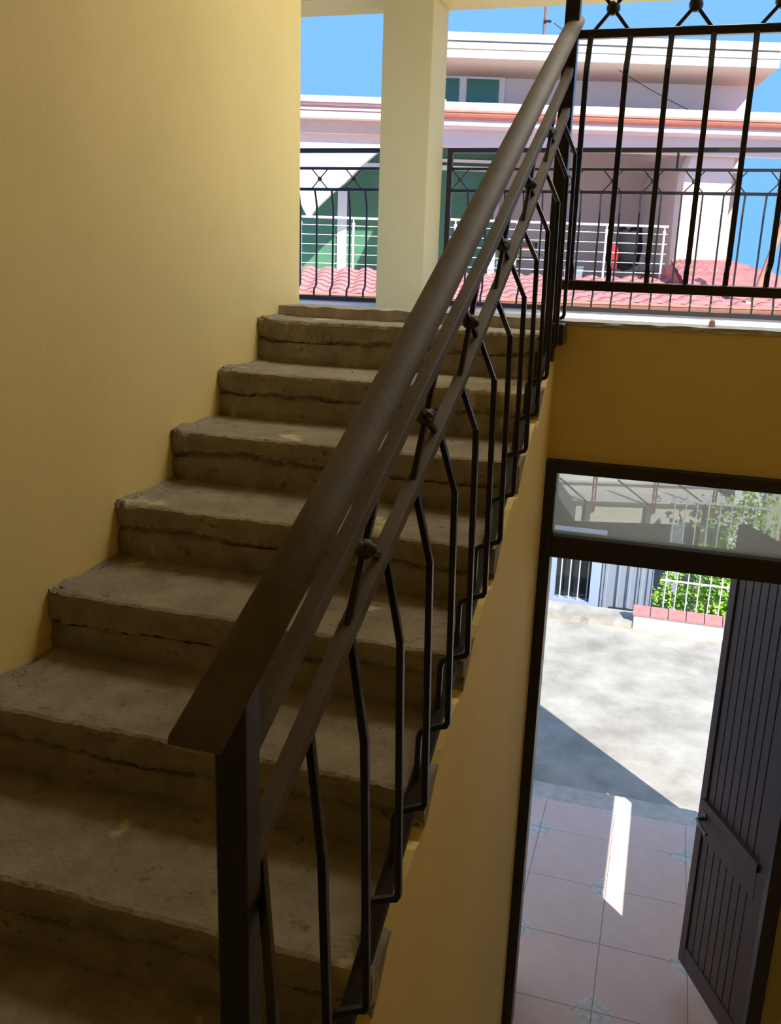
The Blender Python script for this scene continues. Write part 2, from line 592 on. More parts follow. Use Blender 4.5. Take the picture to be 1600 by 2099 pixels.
# crossed bars and knots between the two upper rails
i = 0
for j in range(0, 6):
    y = -2.03 + .3335 * j
    c = (ip(C_UP, y) + ip(C_LOW, y)) / 2
    for (ya, ca, yb, cb) in ((y - .083, ip(C_LOW, y - .083), y + .083, ip(C_UP, y + .083)), (y + .083, ip(C_LOW, y + .083), y - .083, ip(C_UP, y - .083))):
        if ya < -2.44 or yb < -2.44:
            continue
        MB().bar([on(ya, ca), on(yb, cb)], .0105, (1, 0, 0)).build('cross_bar' if i == 0 else 'cross_bar.%03d' % i, M_BLACK, rail)
        i += 1
    if y < -2.4:
        continue
    kb = MB()
    ctr = on(y, c)
    kb.ball(ctr, .0165, 10, 7)
    for q in range(3):
        a = q * 2.1 + j
        kb.ball((ctr[0] + .010 * math.cos(a), ctr[1] + .010 * math.sin(a), ctr[2] + .006 * math.sin(a * 2)), .0105, 8, 5)
    kb.build('knot' if j == 0 else 'knot.%03d' % j, M_KNOT, rail, True)


# ------------------------------------------------------------------ straight railings
def landing_rail(name, label, x0, x1, yp, zlev, bx, dirn, posts, th, base=None, diamonds=None, top=True):
    """zlev = bottom, lower diamond rail, upper diamond rail, top rail; dirn = +1 bellies away, -1 towards the stairs"""
    r = thing(name, label, 'railing', ((x0 + x1) / 2, yp, zlev[0] - .06))
    ox, oy, oz = r.location

    def L(x, y, z):
        return (x - ox, y - oy, z - oz)
    for i, (z, w) in enumerate(zip(zlev, th['rails'])):
        MB().bar([L(x0, yp, z), L(x1, yp, z)], w, (0, 1, 0)).build('rail' if i == 0 else 'rail.%03d' % i, M_BLACK, r)
    w = th['bar']
    bl = th['belly'] * dirn
    for i, x in enumerate(bx):
        jz = zlev[0] + .085
        j = noise.noise(Vector((x * 9, 2, yp))) * .004
        pts = [L(x, yp, zlev[1]), L(x + j, yp + bl, zlev[1] - .12), L(x + j, yp + bl, jz + .012), L(x + j, yp + bl * .85, jz), L(x, yp + bl * .1, jz - .022), L(x, yp, jz - .034), L(x, yp, zlev[0])]
        MB().bar(pts, w, (1, 0, 0)).build('baluster' if i == 0 else 'baluster.%03d' % i, M_BLACK, r)
    zc = (zlev[1] + zlev[2]) / 2
    for i, x in enumerate(diamonds or []):
        s = th['span'] / 2
        for q, sg in enumerate((1, -1)):
            MB().bar([L(x - s * sg, yp, zlev[1]), L(x, yp, zc), L(x + s * sg, yp, zlev[2])], w * .62, (0, 1, 0)).build('cross_bar' if i + q == 0 else 'cross_bar.%03d' % (2 * i + q), M_BLACK, r)
        MB().ball(L(x, yp, zc), th['knot'], 12, 8).build('knot' if i == 0 else 'knot.%03d' % i, M_KNOT if th['knot'] < .018 else M_BLACK, r, True)
    for i, (x, za, zb, pw) in enumerate(posts):
        bevel(MB().box(L(x - pw / 2, yp - pw / 2, za), L(x + pw / 2, yp + pw / 2, zb)).build('post' if i == 0 else 'post.%03d' % i, M_BLACK, r), .003)
    return r


nb = [.152 + .1245 * k for k in range(0, 9)]
near = landing_rail('landing_railing', 'tall black iron railing bridging the wall above the dark doorway', .085, 1.24, -.02, (.172, .948, 1.095, 1.20), nb, -1,
                    [(.09, -.10, 1.24, .046), (1.22, .05, 1.24, .04)], {'rails': (.034, .026, .022, .04), 'bar': .017, 'belly': .062, 'span': .1245, 'knot': .022},
                    diamonds=[.152 + .0623 + .249 * k for k in range(0, 4)])
# bracket block that holds the post on the wall corner
bk = MB().box((.088 - .6625, -.095, -.026 - .112), (.152 - .6625, .018, .044 - .112))
bevel(bk.build('bracket', M_BLACK, near), .006)

fbx = [.469 + .1265 * k for k in range(-11, 10)]
th = {'rails': (.030, .020, .018, .030), 'bar': .012, 'belly': .045, 'span': .1265, 'knot': .0155}
fl = [x for x in [-1.53 - .1265 * k for k in range(0, 8)]]
landing_rail('balcony_railing', 'black iron railing between the yellow wall and the cream column, in the narrow opening', -3.2, -1.44, 3.12, (-.045, .705, .845, .962), fl, 1,
             [(-1.46, -.072, .70, .016)], th, diamonds=[-1.744 - .2555 * k for k in range(0, 5)])
landing_rail('balcony_railing.001', 'long black iron balcony railing right of the cream column, behind the stair railing', -1.06, 1.72, 3.12, (-.040, .705, .845, .962), fbx, 1,
             [(-1.055, -.072, .975, .036), (.42, .845, .962, .014)], th, diamonds=[-.98 + .2525 * k for k in range(0, 11)])

# ------------------------------------------------------------------ door
door = thing('door_1', 'dark brown metal door standing open to the porch, under a glazed transom', 'door')
door['kind'] = 'structure'
del door['label'], door['category']
ZD0, ZT0, ZT1, ZH = -.722, -.805, -.722, -.487
fr = MB()
fr.box((DX0 + .002, -.03, ZF), (DX0 + .055, .06, DZT - .002))
fr.box((DX1 - .055, -.03, ZF), (DX1 - .002, .06, DZT - .002))
fr.box((DX0 + .055, -.03, ZH), (DX1 - .055, .06, DZT - .002))
fr.box((DX0 + .055, -.03, ZT0), (DX1 - .055, .06, ZT1))
bevel(fr.build('door_frame', M_DOOR, door), .004)
MB().box((DX0 + .05, .008, ZT1 - .004), (DX1 - .05, .014, ZH + .004)).build('transom_pane', M_GLASS, door)
# leaf: hinged on the right jamb, swung outwards; local x runs from the hinge to the free edge
F, HG = Vector((.862, .56, 0)), Vector((1.10, .062, 0))
dv = F - HG
LW = dv.length
leaf = bpy.data.objects.new('door_leaf', None)
C.objects.link(leaf)
leaf.parent = door
leaf.location = (HG.x, HG.y, -2.875)
leaf.rotation_euler = (0, 0, math.atan2(dv.y, dv.x))
LH = 2.875 - .755
st = MB()
ty = .02
st.box((0, -ty, 0), (.07, ty, LH))
st.box((LW - .05, -ty, 0), (LW, ty, LH))
bevel(st.build('stile', M_LEAF, leaf), .003)
ra = MB()
ra.box((.07, -ty, 0), (LW - .05, ty, .10))
ra.box((.07, -ty, .70), (LW - .05, ty, .87))
ra.box((.06, -ty - .012, .835), (LW - .03, ty + .012, .875))
ra.box((.07, -ty, LH - .09), (LW - .05, ty, LH))
bevel(ra.build('cross_rail', M_LEAF, leaf), .003)
pw = (LW - .12) / 8
pk = MB().prism([(.0015, -.008), (.004, -.012), (pw - .004, -.012), (pw - .0015, -.008), (pw - .0015, .008), (pw - .004, .012), (.004, .012), (.0015, .008)], 2, 0, .60)
pk0 = pk.build('plank', M_LEAF, leaf)
pk0.location = (.07, 0, .10)
for k in range(1, 8):
    piece(pk0, 'plank.%03d' % k, leaf, (.07 + pw * k, 0, .10))
for k in range(8):
    piece(pk0, 'plank.%03d' % (8 + k), leaf, (.07 + pw * k, 0, .87), (0, 0, 0), (1, 1, (LH - .09 - .87) / .60))
lk = MB()
for sgn in (1, -1):
    lk.box((LW - .075, sgn * .02, .785), (LW - .035, sgn * .026, .825))
    lk.tube([(LW - .055, sgn * .02, .785), (LW - .055, sgn * .055, .785)], .009)
    lk.tube([(LW - .055, sgn * .052, .785), (LW - .10, sgn * .06, .783), (LW - .15, sgn * .055, .772)], .008)
lk.box((LW, -.008, .725), (LW + .004, .008, .835))
lk.build('lock_handle', M_STEEL, leaf)
struct(door)

# ------------------------------------------------------------------ porch
porch = struct(MB().box((-1.6, -.25, ZF - .2), (1.75, 1.82, ZF - .0025)).build('floor_porch', M_GROUT))
struct(rough_strip(-1.6, 1.75, -2.0, -1.80, ZF - .2, ZF - .001, 60, .006, 5.0).build('trim_3', M_STRIP)).matrix_world = Matrix(((1, 0, 0, 0), (0, -1, 0, 0), (0, 0, 1, 0), (0, 0, 0, 1)))
tx, ty_ = .412, .436
gx, gy = .486, .200      # a corner of the tile grid that carries an inset
dh = .105


def tile_mesh(kind):
    g = .0016
    x0, x1, y0, y1 = g, tx - g, g, ty_ - g
    m = MB()
    zt, zb = .0, -.012
    a = dh
    if kind == 0:
        poly = [(x0 + a, y0), (x1, y0), (x1, y1 - a), (x1 - a, y1), (x0, y1), (x0, y0 + a)]
        tri = [[(x0, y0), (x0 + a, y0), (x0, y0 + a)], [(x1, y1), (x1 - a, y1), (x1, y1 - a)]]
    else:
        poly = [(x0, y0), (x1 - a, y0), (x1, y0 + a), (x1, y1), (x0 + a, y1), (x0, y1 - a)]
        tri = [[(x1, y0), (x1, y0 + a), (x1 - a, y0)], [(x0, y1), (x0, y1 - a), (x0 + a, y1)]]
    m.add([(p[0], p[1], zt) for p in poly], [tuple(range(6))])
    for q in tri:
        m.add([(p[0], p[1], zt) for p in q], [(0, 1, 2)], 1)
    m.add([(x0, y0, zt), (x1, y0, zt), (x1, y1, zt), (x0, y1, zt), (x0, y0, zb), (x1, y0, zb), (x1, y1, zb), (x0, y1, zb)],
          [(0, 4, 5, 1), (1, 5, 6, 2), (2, 6, 7, 3), (3, 7, 4, 0), (4, 7, 6, 5)])
    return m


srcs = [None, None]
n_t = 0
for i in range(-5, 2):
    for j in range(-1, 4):
        if j < 0 and not 0 <= i + 1 <= 2:
            continue
        kind = (i + j) % 2
        x, y = gx + tx * i, gy + ty_ * j
        nm = 'tile' if n_t == 0 else 'tile.%03d' % n_t
        if y + ty_ > 1.83:
            sc = (1.82 - y) / ty_
        else:
            sc = 1
        if srcs[kind] is None:
            o = tile_mesh(kind).build(nm, [M_TILE, M_INSET], porch, fix=False)
            srcs[kind] = o
            o.location = (x, y, ZF)
            o.scale = (1, sc, 1)
        else:
            piece(srcs[kind], nm, porch, (x, y, ZF), (0, 0, 0), (1, sc, 1))
        n_t += 1
# side wall of the porch with a narrow opening high enough to let a strip of sun in
sw = MB()
XS0, XS1 = 1.16, 1.22
T38 = math.tan(SUN_EL)
zl = ZF + (XS0 - .580) / .688 * T38
zh = ZF + (XS0 - .417) / .688 * T38
sw.box((XS0, .12, ZF - .2), (XS1, 1.73, zl))
sw.box((XS0, .12, zh), (XS1, 1.73, -.34))
sw.box((XS0, 1.34, zl), (XS1, 1.73, zh))
struct(sw.build('wall_porch', M_WALL))

# ------------------------------------------------------------------ yard
yard = struct(MB().box((-9, 2.0, ZY - .2), (9, 5.05, ZY)).build('ground', M_YARD))
struct(MB().box((-60, 5.05, -5.0), (60, 90, -4.6)).build('ground_far', M_SOIL))
struct(MB().box((-60, -40, -5.0), (60, 2.0, -4.6)).build('ground_near', M_SOIL))
kw = thing('boundary_wall', 'low white boundary wall with red tile coping at the far edge of the yard', 'wall', (.45, 5.05, ZY))
bevel(MB().box((0, 0, -1.5), (8, .14, .135)).build('wall_base', M_WHITE, kw), .006)
cp = MB().prism([(-.02, 0), (.16, 0), (.16, .02), (.07, .075), (-.02, .02)], 0, .004, .156)
c0 = cp.build('coping_tile', M_ROOF, kw)
c0.location = (-.015, 0, .136)
for k in range(1, 24):
    piece(c0, 'coping_tile.%03d' % k, kw, (-.015 + .16 * k, noise.noise(Vector((k, 0, 0))) * .006, .136), (0, noise.noise(Vector((k, 4, 0))) * .03, 0))
kb_ = rough_strip(-9, .44, -.02, .3, -1.5, .06, 120, .02, 4.0).build('yard_kerb', M_YARD)
kb_.location = (0, 5.03, ZY)
tag(kb_, 'worn pale concrete kerb along the far edge of the yard, below the blue wall', 'kerb')
# fence bars on the white wall
fe = thing('bar_fence', 'pale thin iron bar fence standing on the low white wall, in front of the shrubs', 'fence', (.7, 5.12, ZY + .15))
for k in range(16):
    x = .0 + .098 * k
    MB().tube([(x, 0, 0), (x, 0, 1.15)], .006, 6).build('fence_bar' if k == 0 else 'fence_bar.%03d' % k, M_PALEIRON, fe)
for k, z in enumerate((.33, 1.1)):
    MB().box((-.05, -.005, z), (1.55, .005, z + .016)).build('fence_rail' if k == 0 else 'fence_rail.%03d' % k, M_PALEIRON, fe)

# blue outbuilding with a barred window, corrugated sheet beside it
ob = thing('blue_outbuilding', 'pale blue outbuilding with a dark barred window beyond the yard', 'building', (-.2, 5.62, ZY - .3))
oz = ZY - .3
bw = MB()
zz = lambda z: z - oz
bw.box((-2.5, 0, 0), (-.165, .25, zz(-2.34)))
bw.box((.19, 0, 0), (.30, .25, zz(-2.34)))
bw.box((-.165, 0, 0), (.19, .25, zz(-3.05)))
bw.box((-.165, 0, zz(-2.45)), (.19, .25, zz(-2.34)))
bw.build('wall', M_BLUEW, ob)
wn = MB().box((-.165, .12, zz(-3.05)), (.19, .14, zz(-2.45))).build('window', M_DARKW, ob)
for k in range(4):
    x = -.11 + .09 * k
    MB().tube([(x, .05, zz(-3.05)), (x, .05, zz(-2.45))], .007, 6).build('window_bar' if k == 0 else 'window_bar.%03d' % k, M_PALEIRON, wn)
cs = thing('corrugated_panel', 'grey blue corrugated metal sheet wall right of the barred window', 'panel', (.10, 5.60, ZY - .3))
cv = []
for i in range(0, 53):
    x = i * .0095
    cv.append((x, -.005 * (1 if (i // 3) % 4 == 1 else -1)))
cm = MB().prism(cv + [(x, y + .004) for x, y in cv[::-1]], 2, 0, .97)
cm.build('metal_sheet', M_SHEET, cs)
MB().box((0, .02, .91), (.495, .06, .97)).build('sheet_rail', M_SHEET, cs)


# shrubs
def shrub(name, label, loc, spread, hgt, n, seed, group=None):
    rnd = random.Random(seed)
    r = thing(name, label, 'shrub', loc, 0, group)
    fo = MB()
    stm = MB()
    tips = []
    for q in range(9):
        a = rnd.uniform(0, 6.28)
        rr = spread * rnd.uniform(.2, .8)
        top = (rr * math.cos(a), rr * math.sin(a), hgt * rnd.uniform(.6, .97))
        mid = (top[0] * .35, top[1] * .35, top[2] * .5)
        stm.tube([(0, 0, 0), mid, top], .008, 5)
        tips += [top, mid]
    for i in range(n):
        tp = tips[rnd.randrange(len(tips))]
        c = Vector((tp[0] + rnd.gauss(0, spread * .3), tp[1] + rnd.gauss(0, spread * .3), max(.03, tp[2] + rnd.gauss(0, hgt * .15))))
        d = Vector((rnd.uniform(-1, 1), rnd.uniform(-1, 1), rnd.uniform(-.5, .8))).normalized()
        s_ = d.cross(Vector((rnd.uniform(-1, 1), rnd.uniform(-1, 1), 1))).normalized()
        l, wd = rnd.uniform(.05, .09), rnd.uniform(.016, .028)
        up = d.cross(s_) * .012
        fo.add([c, c + d * l * .5 + s_ * wd + up, c + d * l, c + d * l * .5 - s_ * wd + up], [(0, 1, 2), (0, 2, 3)])
    o = fo.build('foliage', M_LEAVES, r, fix=False)
    o['kind'] = 'stuff'
    stm.build('stem', M_TWIG, r)
    return r


shrub('leafy_shrub', 'bright green shrub behind the fence, right beside the corrugated sheet', (.78, 6.0, -4.6), .26, 1.75, 1500, 1)
shrub('leafy_shrub.001', 'bushy yellow green shrub in the middle of the fence', (1.25, 5.85, -4.6), .36, 2.05, 2600, 2)
shrub('leafy_shrub.002', 'tallest green shrub reaching up past the pale canopy, behind the transom glass', (1.42, 6.0, -4.6), .34, 2.55, 2800, 3)
nw = thing('neighbour_wall', 'plain cream wall rising right of the shrubs', 'wall', (2.75, 7.3, -4.6))
MB().box((-1.05, 0, 0), (2.5, .25, 2.95)).build('wall_body', M_CREAM, nw)
MB().box((-1.08, -.03, 2.95), (2.55, .28, 3.01)).build('wall_cap', M_WHITE, nw)

# ------------------------------------------------------------------ canopy below the terrace (house frame: u right, v away)
HZ = -YAW
RH = Vector((math.cos(YAW), -math.sin(YAW), 0))
FH = Vector((math.sin(YAW), math.cos(YAW), 0))


def hp_(u, w, z=0.0):
    q = Vector((CAM.x, CAM.y, 0)) + RH * u + FH * w
    return Vector((q.x, q.y, z))


can = thing('concrete_canopy', 'cream concrete canopy slab with grey steel posts, beyond the blue wall, seen through the transom', 'canopy', hp_(2.0, 9.3, -4.6), HZ)
cz = 4.6
MB().box((-.04, 0, cz - 2.37), (1.72, 1.5, cz - 2.18)).build('slab', M_CREAM, can)
MB().box((-.06, -.02, cz - 2.185), (1.74, .05, cz - 2.160)).build('slab_edge', M_GREYST, can)
for k, x in enumerate((.08, .72, 1.35)):
    MB().box((x - .028, -.05, cz - 2.36), (x + .028, -.0, cz - 2.16)).build('bracket' if k == 0 else 'bracket.%03d' % k, M_GREYST, can)
    p_ = MB()
    p_.box((x + .03, -.03, cz - 2.25), (x + .045, -.015, cz - 1.6))
    p_.box((x + .06, -.03, cz - 2.25), (x + .075, -.015, cz - 1.6))
    for q in range(6):
        z = cz - 2.2 + q * .1
        p_.box((x + .03, -.03, z), (x + .075, -.015, z + .012))
    p_.build('post' if k == 0 else 'post.%03d' % k, M_RUST, can)
    MB().bar([(x, -.02, cz - 2.16), (x - .22, .5, cz - 2.02)], .014).build('brace' if k == 0 else 'brace.%03d' % k, M_RUST, can)
MB().box((-.3, 1.5, 0), (2.2, 1.62, cz - 2.30)).build('back_wall', M_SHEET, can)
aw = MB()
aw.box((-.1, .75, cz - 2.10), (1.8, .80, cz - 2.02))
aw.box((-.1, 1.1, cz - 1.98), (1.8, 1.15, cz - 1.92))
aw.build('white_beam', M_WHITE, can)
for k, x in enumerate((.02, 1.62)):
    MB().box((x, .9, 0), (x + .1, 1.0, cz - 2.37)).build('support' if k == 0 else 'support.%03d' % k, M_GREYST, can)

# ------------------------------------------------------------------ house opposite
house = thing('house_opposite', 'white and pink house across the yard with red tiled roofs, terrace and green windows', 'house', hp_(0, 16, 0), HZ)


def hb(m, u0, w0, z0, u1, w1, z1):
    return m.box((u0, w0 - 16, z0), (u1, w1 - 16, z1))


m = MB()
hb(m, -9, 12.9, -4.6, 12, 13.1, -.22)
m.build('lower_wall', M_WHITE, house)
m = MB()
hb(m, -9, 15.35, -.35, 12, 19, -.04)
m.build('terrace_floor', M_CREAM, house)
# left volume: wall with arches
big = [(-1.5, .93), (-1.42, 1.04), (-1.18, 1.27), (-.94, 1.47), (-.68, 1.73), (-.42, 1.95), (-.1, 2.10), (.3, 2.16)]
lft = [(-1.58, .93), (-1.65, 1.06), (-1.72, 1.21), (-1.86, 1.5), (-2.1, 1.8), (-2.4, 2.0), (-2.8, 2.1)]
m = MB()
tops = [(x, 2.62) for x, z in lft[::-1]] + [(x, 2.62) for x, z in big]
bots = lft[::-1] + big
for i in range(len(bots) - 1):
    m.prism([bots[i], bots[i + 1], tops[i + 1], tops[i]], 1, .0, .25)
m.prism([(-9, -.04), (-2.8, -.04), (-2.8, 2.62), (-9, 2.62)], 1, 0, .25)
m.prism([(.3, 2.16), (.62, 2.16), (.62, 2.62), (.3, 2.62)], 1, 0, .25)
m.build('arch_wall', M_WHITE, house)
gl = MB()
hb(gl, -2.9, 17.5, -.04, 1.78, 17.54, 2.5)
g_ = gl.build('terrace_glazing', M_GREENG, house)
m = MB()
for u0, u1, z0, z1 in ((-1.15, -.98, -.04, 1.47), (-2.2, -2.05, -.04, 2.4), (-.10, .06, -.04, 2.4), (-2.9, 1.78, 1.84, 1.92), (.7, 1.78, 1.98, 2.03)):
    hb(m, u0, 17.44, z0, u1, 17.5, z1)
m.build('glazing_bar', M_PVC, g_)
# left eave
m = MB()
hb(m, -9, 15.62, 2.40, .62, 16.4, 2.50)
hb(m, -9, 15.58, 2.575, .62, 16.4, 2.612)
m.build('eave_board', M_WHITE, house)
m = MB()
hb(m, -9, 15.52, 2.615, .66, 16.4, 2.71)
hb(m, -9, 15.60, 2.508, .66, 16.4, 2.572)
m.build('pink_trim', M_PINK, house)
m = MB()
hb(m, -9, 15.86, 2.20, .62, 16.0, 2.40)
m.build('eave_shade_band', M_CREAM, house)  # beige band built in place of the eave's shadow on the wall
# recess on the right
m = MB()
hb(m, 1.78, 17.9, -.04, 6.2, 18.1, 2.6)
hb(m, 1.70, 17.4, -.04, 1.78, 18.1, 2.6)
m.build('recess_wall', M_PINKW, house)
m = MB()
hb(m, .62, 15.15, 2.42, 6.3, 18.1, 2.62)
hb(m, .62, 15.15, 1.98, 6.3, 15.35, 2.45)
m.build('fascia_band', M_BAND, house)
# pillar with an arched shoulder
pa = [(4.64, -.04), (4.61, 1.3), (4.63, 1.75), (4.72, 2.0), (4.84, 2.12), (5.40, 2.12), (5.40, -.04)]
m = MB().prism([(u * .972, z) for u, z in pa], 1, -.62, -.25)
m.build('white_pillar', M_WHITE, house)
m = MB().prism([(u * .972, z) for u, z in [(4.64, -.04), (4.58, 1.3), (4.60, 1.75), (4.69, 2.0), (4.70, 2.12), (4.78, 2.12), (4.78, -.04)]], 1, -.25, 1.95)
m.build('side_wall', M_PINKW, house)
# skirt roof and gutter
m = MB().prism([(14.75 - 16, 2.42), (17.0 - 16, 2.78), (17.0 - 16, 2.70), (14.75 - 16, 2.36)], 0, .6, 6.9)
sk = m.build('skirt_roof', M_ROOF, house)
cm_ = MB()
for i in range(42):
    u = .6 + .15 * i
    cm_.sweep([(u, 14.72 - 16, 2.435), (u, 17.0 - 16, 2.80)], [(.055 * math.cos(a), .03 * math.sin(a)) for a in [math.pi * q / 5 for q in range(6)]], (1, 0, 0))
so = cm_.build('tile_ridges', M_ROOF, sk)
so['kind'] = 'stuff'


def gutter(u0, u1, w, z, r):
    pr = [(-r * math.cos(a), -r * math.sin(a)) for a in [math.pi * q / 8 for q in range(9)]]
    pr2 = [(x * .85, y * .85) for x, y in pr[::-1]]
    m = MB().prism([(w - 16 + x, z + y) for x, y in pr + pr2], 0, u0, u1)
    m.box((u0, w - 16 - r - .012, z - .01), (u1, w - 16 - r + .012, z + .02))
    return m


gutter(.55, 6.7, 14.66, 2.40, .10).build('gutter', M_COPPER, house)
m = MB()
hb(m, .55, 14.66, 2.22, 6.7, 15.2, 2.30)
m.build('eave_soffit', M_BAND, house)
# upper storey
m = MB()
hb(m, .2, 17, 2.6, 5.93, 20, 3.7)
m.build('upper_wall', M_UPW, house)
m = MB()
hb(m, .2, 16.94, 2.72, 5.93, 17.0, 2.77)
m.build('base_trim', M_WHITE, house)
wf = MB()
hb(wf, .1, 16.95, 2.74, 1.71, 17.02, 3.35)
wf = wf.build('window_frame', M_PVC, house)
for i, (a, b_) in enumerate(((.22, .93), (1.06, 1.61))):
    q = MB()
    hb(q, a, 16.93, 2.77, b_, 16.96, 3.27)
    q.build('pane' if i == 0 else 'pane.%03d' % i, M_TEAL, wf)
m = MB()
hb(m, .0, 15.5, 3.31, 5.78, 20.2, 3.62)
m.v = [(x, y, z) if not (x > 5 and y > 1) else (6.55, y, z) for x, y, z in m.v]
m.build('roof_slab', M_SOFFIT, house)
for i, (z0, z1, dw) in enumerate(((3.31, 3.42, .02), (3.44, 3.53, .03), (3.55, 3.66, .06))):
    q = MB()
    hb(q, -.02, 15.5 - dw, z0, 5.80, 15.5, z1)
    q.build('roof_fascia' if i == 0 else 'roof_fascia.%03d' % i, M_WHITE, house)
# front tiled roof: one piece per tile
rt = MB()
rt.prism([(12.5 - 16, -.26), (15.6 - 16, .06), (15.6 - 16, -.02), (12.5 - 16, -.34)], 0, -9, 12)
fr_ = rt.build('front_roof', M_ROOF, house)
TW, TL = .31, .44
prof = [(-.155, .0), (-.11, .030), (-.05, .048), (.0, .048), (.05, .030), (.09, .006), (.155, .0)]


def tile_piece():
    m = MB()
    n = len(prof)
    vs = []
    for y, dz in ((0, .022), (TL + .04, .0)):
        vs += [(x, y, z + dz) for x, z in prof]
        vs += [(x, y, z + dz - .014) for x, z in prof]
    fs = [(i, i + 1, 2 * n + i + 1, 2 * n + i) for i in range(n - 1)] + [(i, n + i, n + i + 1, i + 1) for i in range(n - 1)]
    return m.add(vs, fs)


src = None
ct = 0
sl = math.atan2(.32, 3.1)
for r in range(7):
    for c in range(int(7.9 / TW)):
        u = -2.05 + TW * c
        y = -3.53 + TL * r * math.cos(sl)
        z = -.252 + TL * r * math.sin(sl)
        nm = 'roof_tile' if ct == 0 else 'roof_tile.%03d' % ct
        if src is None:
            src = tile_piece().build(nm, M_ROOF, fr_, True, False)
            src.location, src.rotation_euler = (u, y, z), (sl, 0, 0)
        else:
            piece(src, nm, fr_, (u, y, z), (sl, 0, noise.noise(Vector((c, r, 1))) * .02))
        ct += 1
gutter(-9, 12, 12.42, -.22, .075).build('gutter.001', M_COPPER, house)
# hipped roof at the right end of the terrace
hr = MB()
hv_ = [(4.35, 14.2, -.14), (4.37, 15.15, .335), (5.25, 15.15, .36), (7.1, 14.2, -.28), (4.2, 13.2, -.20), (7.2, 13.0, -.28), (7.1, 17.5, -.2), (4.45, 17.5, -.1)]
hr.add([(u, w - 16, z) for u, w, z in hv_], [(4, 5, 3, 2, 1, 0), (2, 3, 6), (1, 2, 6, 7), (0, 1, 7)])
hro = hr.build('hip_roof', M_ROOF, house)
tl = MB()
for r in range(7):
    f0, f1 = r / 7, (r + 1) / 7
    for c in range(11):
        for q in (0,):
            ua0, ub0 = 4.2 + (4.37 - 4.2) * f0, 7.2 + (5.25 - 7.2) * f0
            ua1, ub1 = 4.2 + (4.37 - 4.2) * f1, 7.2 + (5.25 - 7.2) * f1
            w0_, w1_ = 13.1 + 2.05 * f0, 13.1 + 2.05 * f1
            z0_, z1_ = -.24 + .60 * f0, -.24 + .60 * f1
            g0, g1 = c / 11, (c + 1) / 11
            gm_ = (g0 + g1) / 2
            L_ = lambda ga, f: (ua0 + (ub0 - ua0) * ga, w0_ - 16, z0_ + f) if True else None
            U_ = lambda ga, f: (ua1 + (ub1 - ua1) * ga, w1_ - 16, z1_ + f)
            tl.add([L_(g0, .035), L_(gm_, .085), L_(g1, .035), U_(g0, .012), U_(gm_, .055), U_(g1, .012), L_(g0, .0), L_(g1, .0)], [(0, 1, 4, 3), (1, 2, 5, 4), (6, 7, 2, 1, 0)])
o = tl.build('hip_tiles', M_ROOF, hro)
o['kind'] = 'stuff'
for i, (a, b_) in enumerate((((4.37, 15.15, .35), (5.25, 15.15, .375)), ((5.25, 15.15, .375), (7.15, 14.2, -.24)))):
    MB().tube([(a[0], a[1] - 16, a[2]), (b_[0], b_[1] - 16, b_[2])], .05, 8).build('ridge_cap' if i == 0 else 'ridge_cap.%03d' % i, M_ROOF, hro)
# terrace railings: white pipes
for q, (u0, u1, zb, pu) in enumerate(((-3.2, .5, .14, (-1.62, -.76)), (.75, 4.36, .0, (.9, 1.9, 2.6, 3.36, 4.30)))):
    r_ = bpy.data.objects.new('terrace_railing' if q == 0 else 'terrace_railing.%03d' % q, None)
    C.objects.link(r_)
    r_.parent = house
    r_.location = (0, 15.5 - 16, zb)
    tp = .74 if q == 0 else .91
    MB().tube([(u0, 0, tp), (u1, 0, tp)], .019).build('top_pipe', M_PVC, r_)
    nbar = 5 if q == 0 else 6
    for k in range(nbar):
        z = .02 + k * (tp - .14) / (nbar - 1)
        MB().tube([(u0, 0, z), (u1, 0, z)], .0065, 6).build('pipe' if k == 0 else 'pipe.%03d' % k, M_PVC, r_)
    for k, u in enumerate(pu):
        pm = MB().tube([(u, .0, -.1), (u, .0, tp - .10)], .018, 8)
        pm.ball((u, 0, tp - .09), .028, 8, 6)
        pm.tube([(u, 0, tp - .1), (u, 0, tp)], .012, 6)
        pm.build('post' if k == 0 else 'post.%03d' % k, M_PVC, r_)
MB().box((1.50, -.1, -.1), (1.61, .0, .66)).build('white_stub_post', M_PVC, house)

# things on the terrace and on the roof
dr = thing('drying_rack', 'folding white drying rack at the end of the terrace, beside the white pillar', 'rack', hp_(4.0, 16.6, -.03), HZ)
for k in range(2):
    MB().bar([(0 + .0, k * .4, 0), (.55, k * .4, .95)], .02).build('leg' if k == 0 else 'leg.%03d' % k, M_PALEIRON, dr)
    MB().bar([(.55, k * .4, 0), (.0, k * .4, .80)], .02).build('leg.%03d' % (k + 2), M_PALEIRON, dr)
for k in range(7):
    a = k / 6
    MB().tube([(.08 + .47 * a, -.05, .14 + .80 * a), (.08 + .47 * a, .45, .14 + .80 * a)], .009, 6).build('rack_bar' if k == 0 else 'rack_bar.%03d' % k, M_PALEIRON, dr)


def cloth(name, label, cat, m_, loc, outline, seed, group=None):
    rnd = random.Random(seed)
    mm = MB()
    n = len(outline)
    fr0 = [(x, -.03 + .02 * math.sin(x * 30 + seed), z) for x, z in outline]
    bk0 = [(x, .03 + .02 * math.sin(x * 30 + seed), z) for x, z in outline]
    cx, cz_ = sum(x for x, z in outline) / n, sum(z for x, z in outline) / n
    mm.add(fr0 + bk0 + [(cx, -.06, cz_), (cx, .06, cz_)], [(i, (i + 1) % n, 2 * n) for i in range(n)] + [(n + (i + 1) % n, n + i, 2 * n + 1) for i in range(n)] + [(i, n + i, n + (i + 1) % n, (i + 1) % n) for i in range(n)])
    o = mm.build(name, m_, None, True)
    o.location = loc
    o.rotation_euler = (0, 0, HZ)
    return tag(o, label, cat, group)


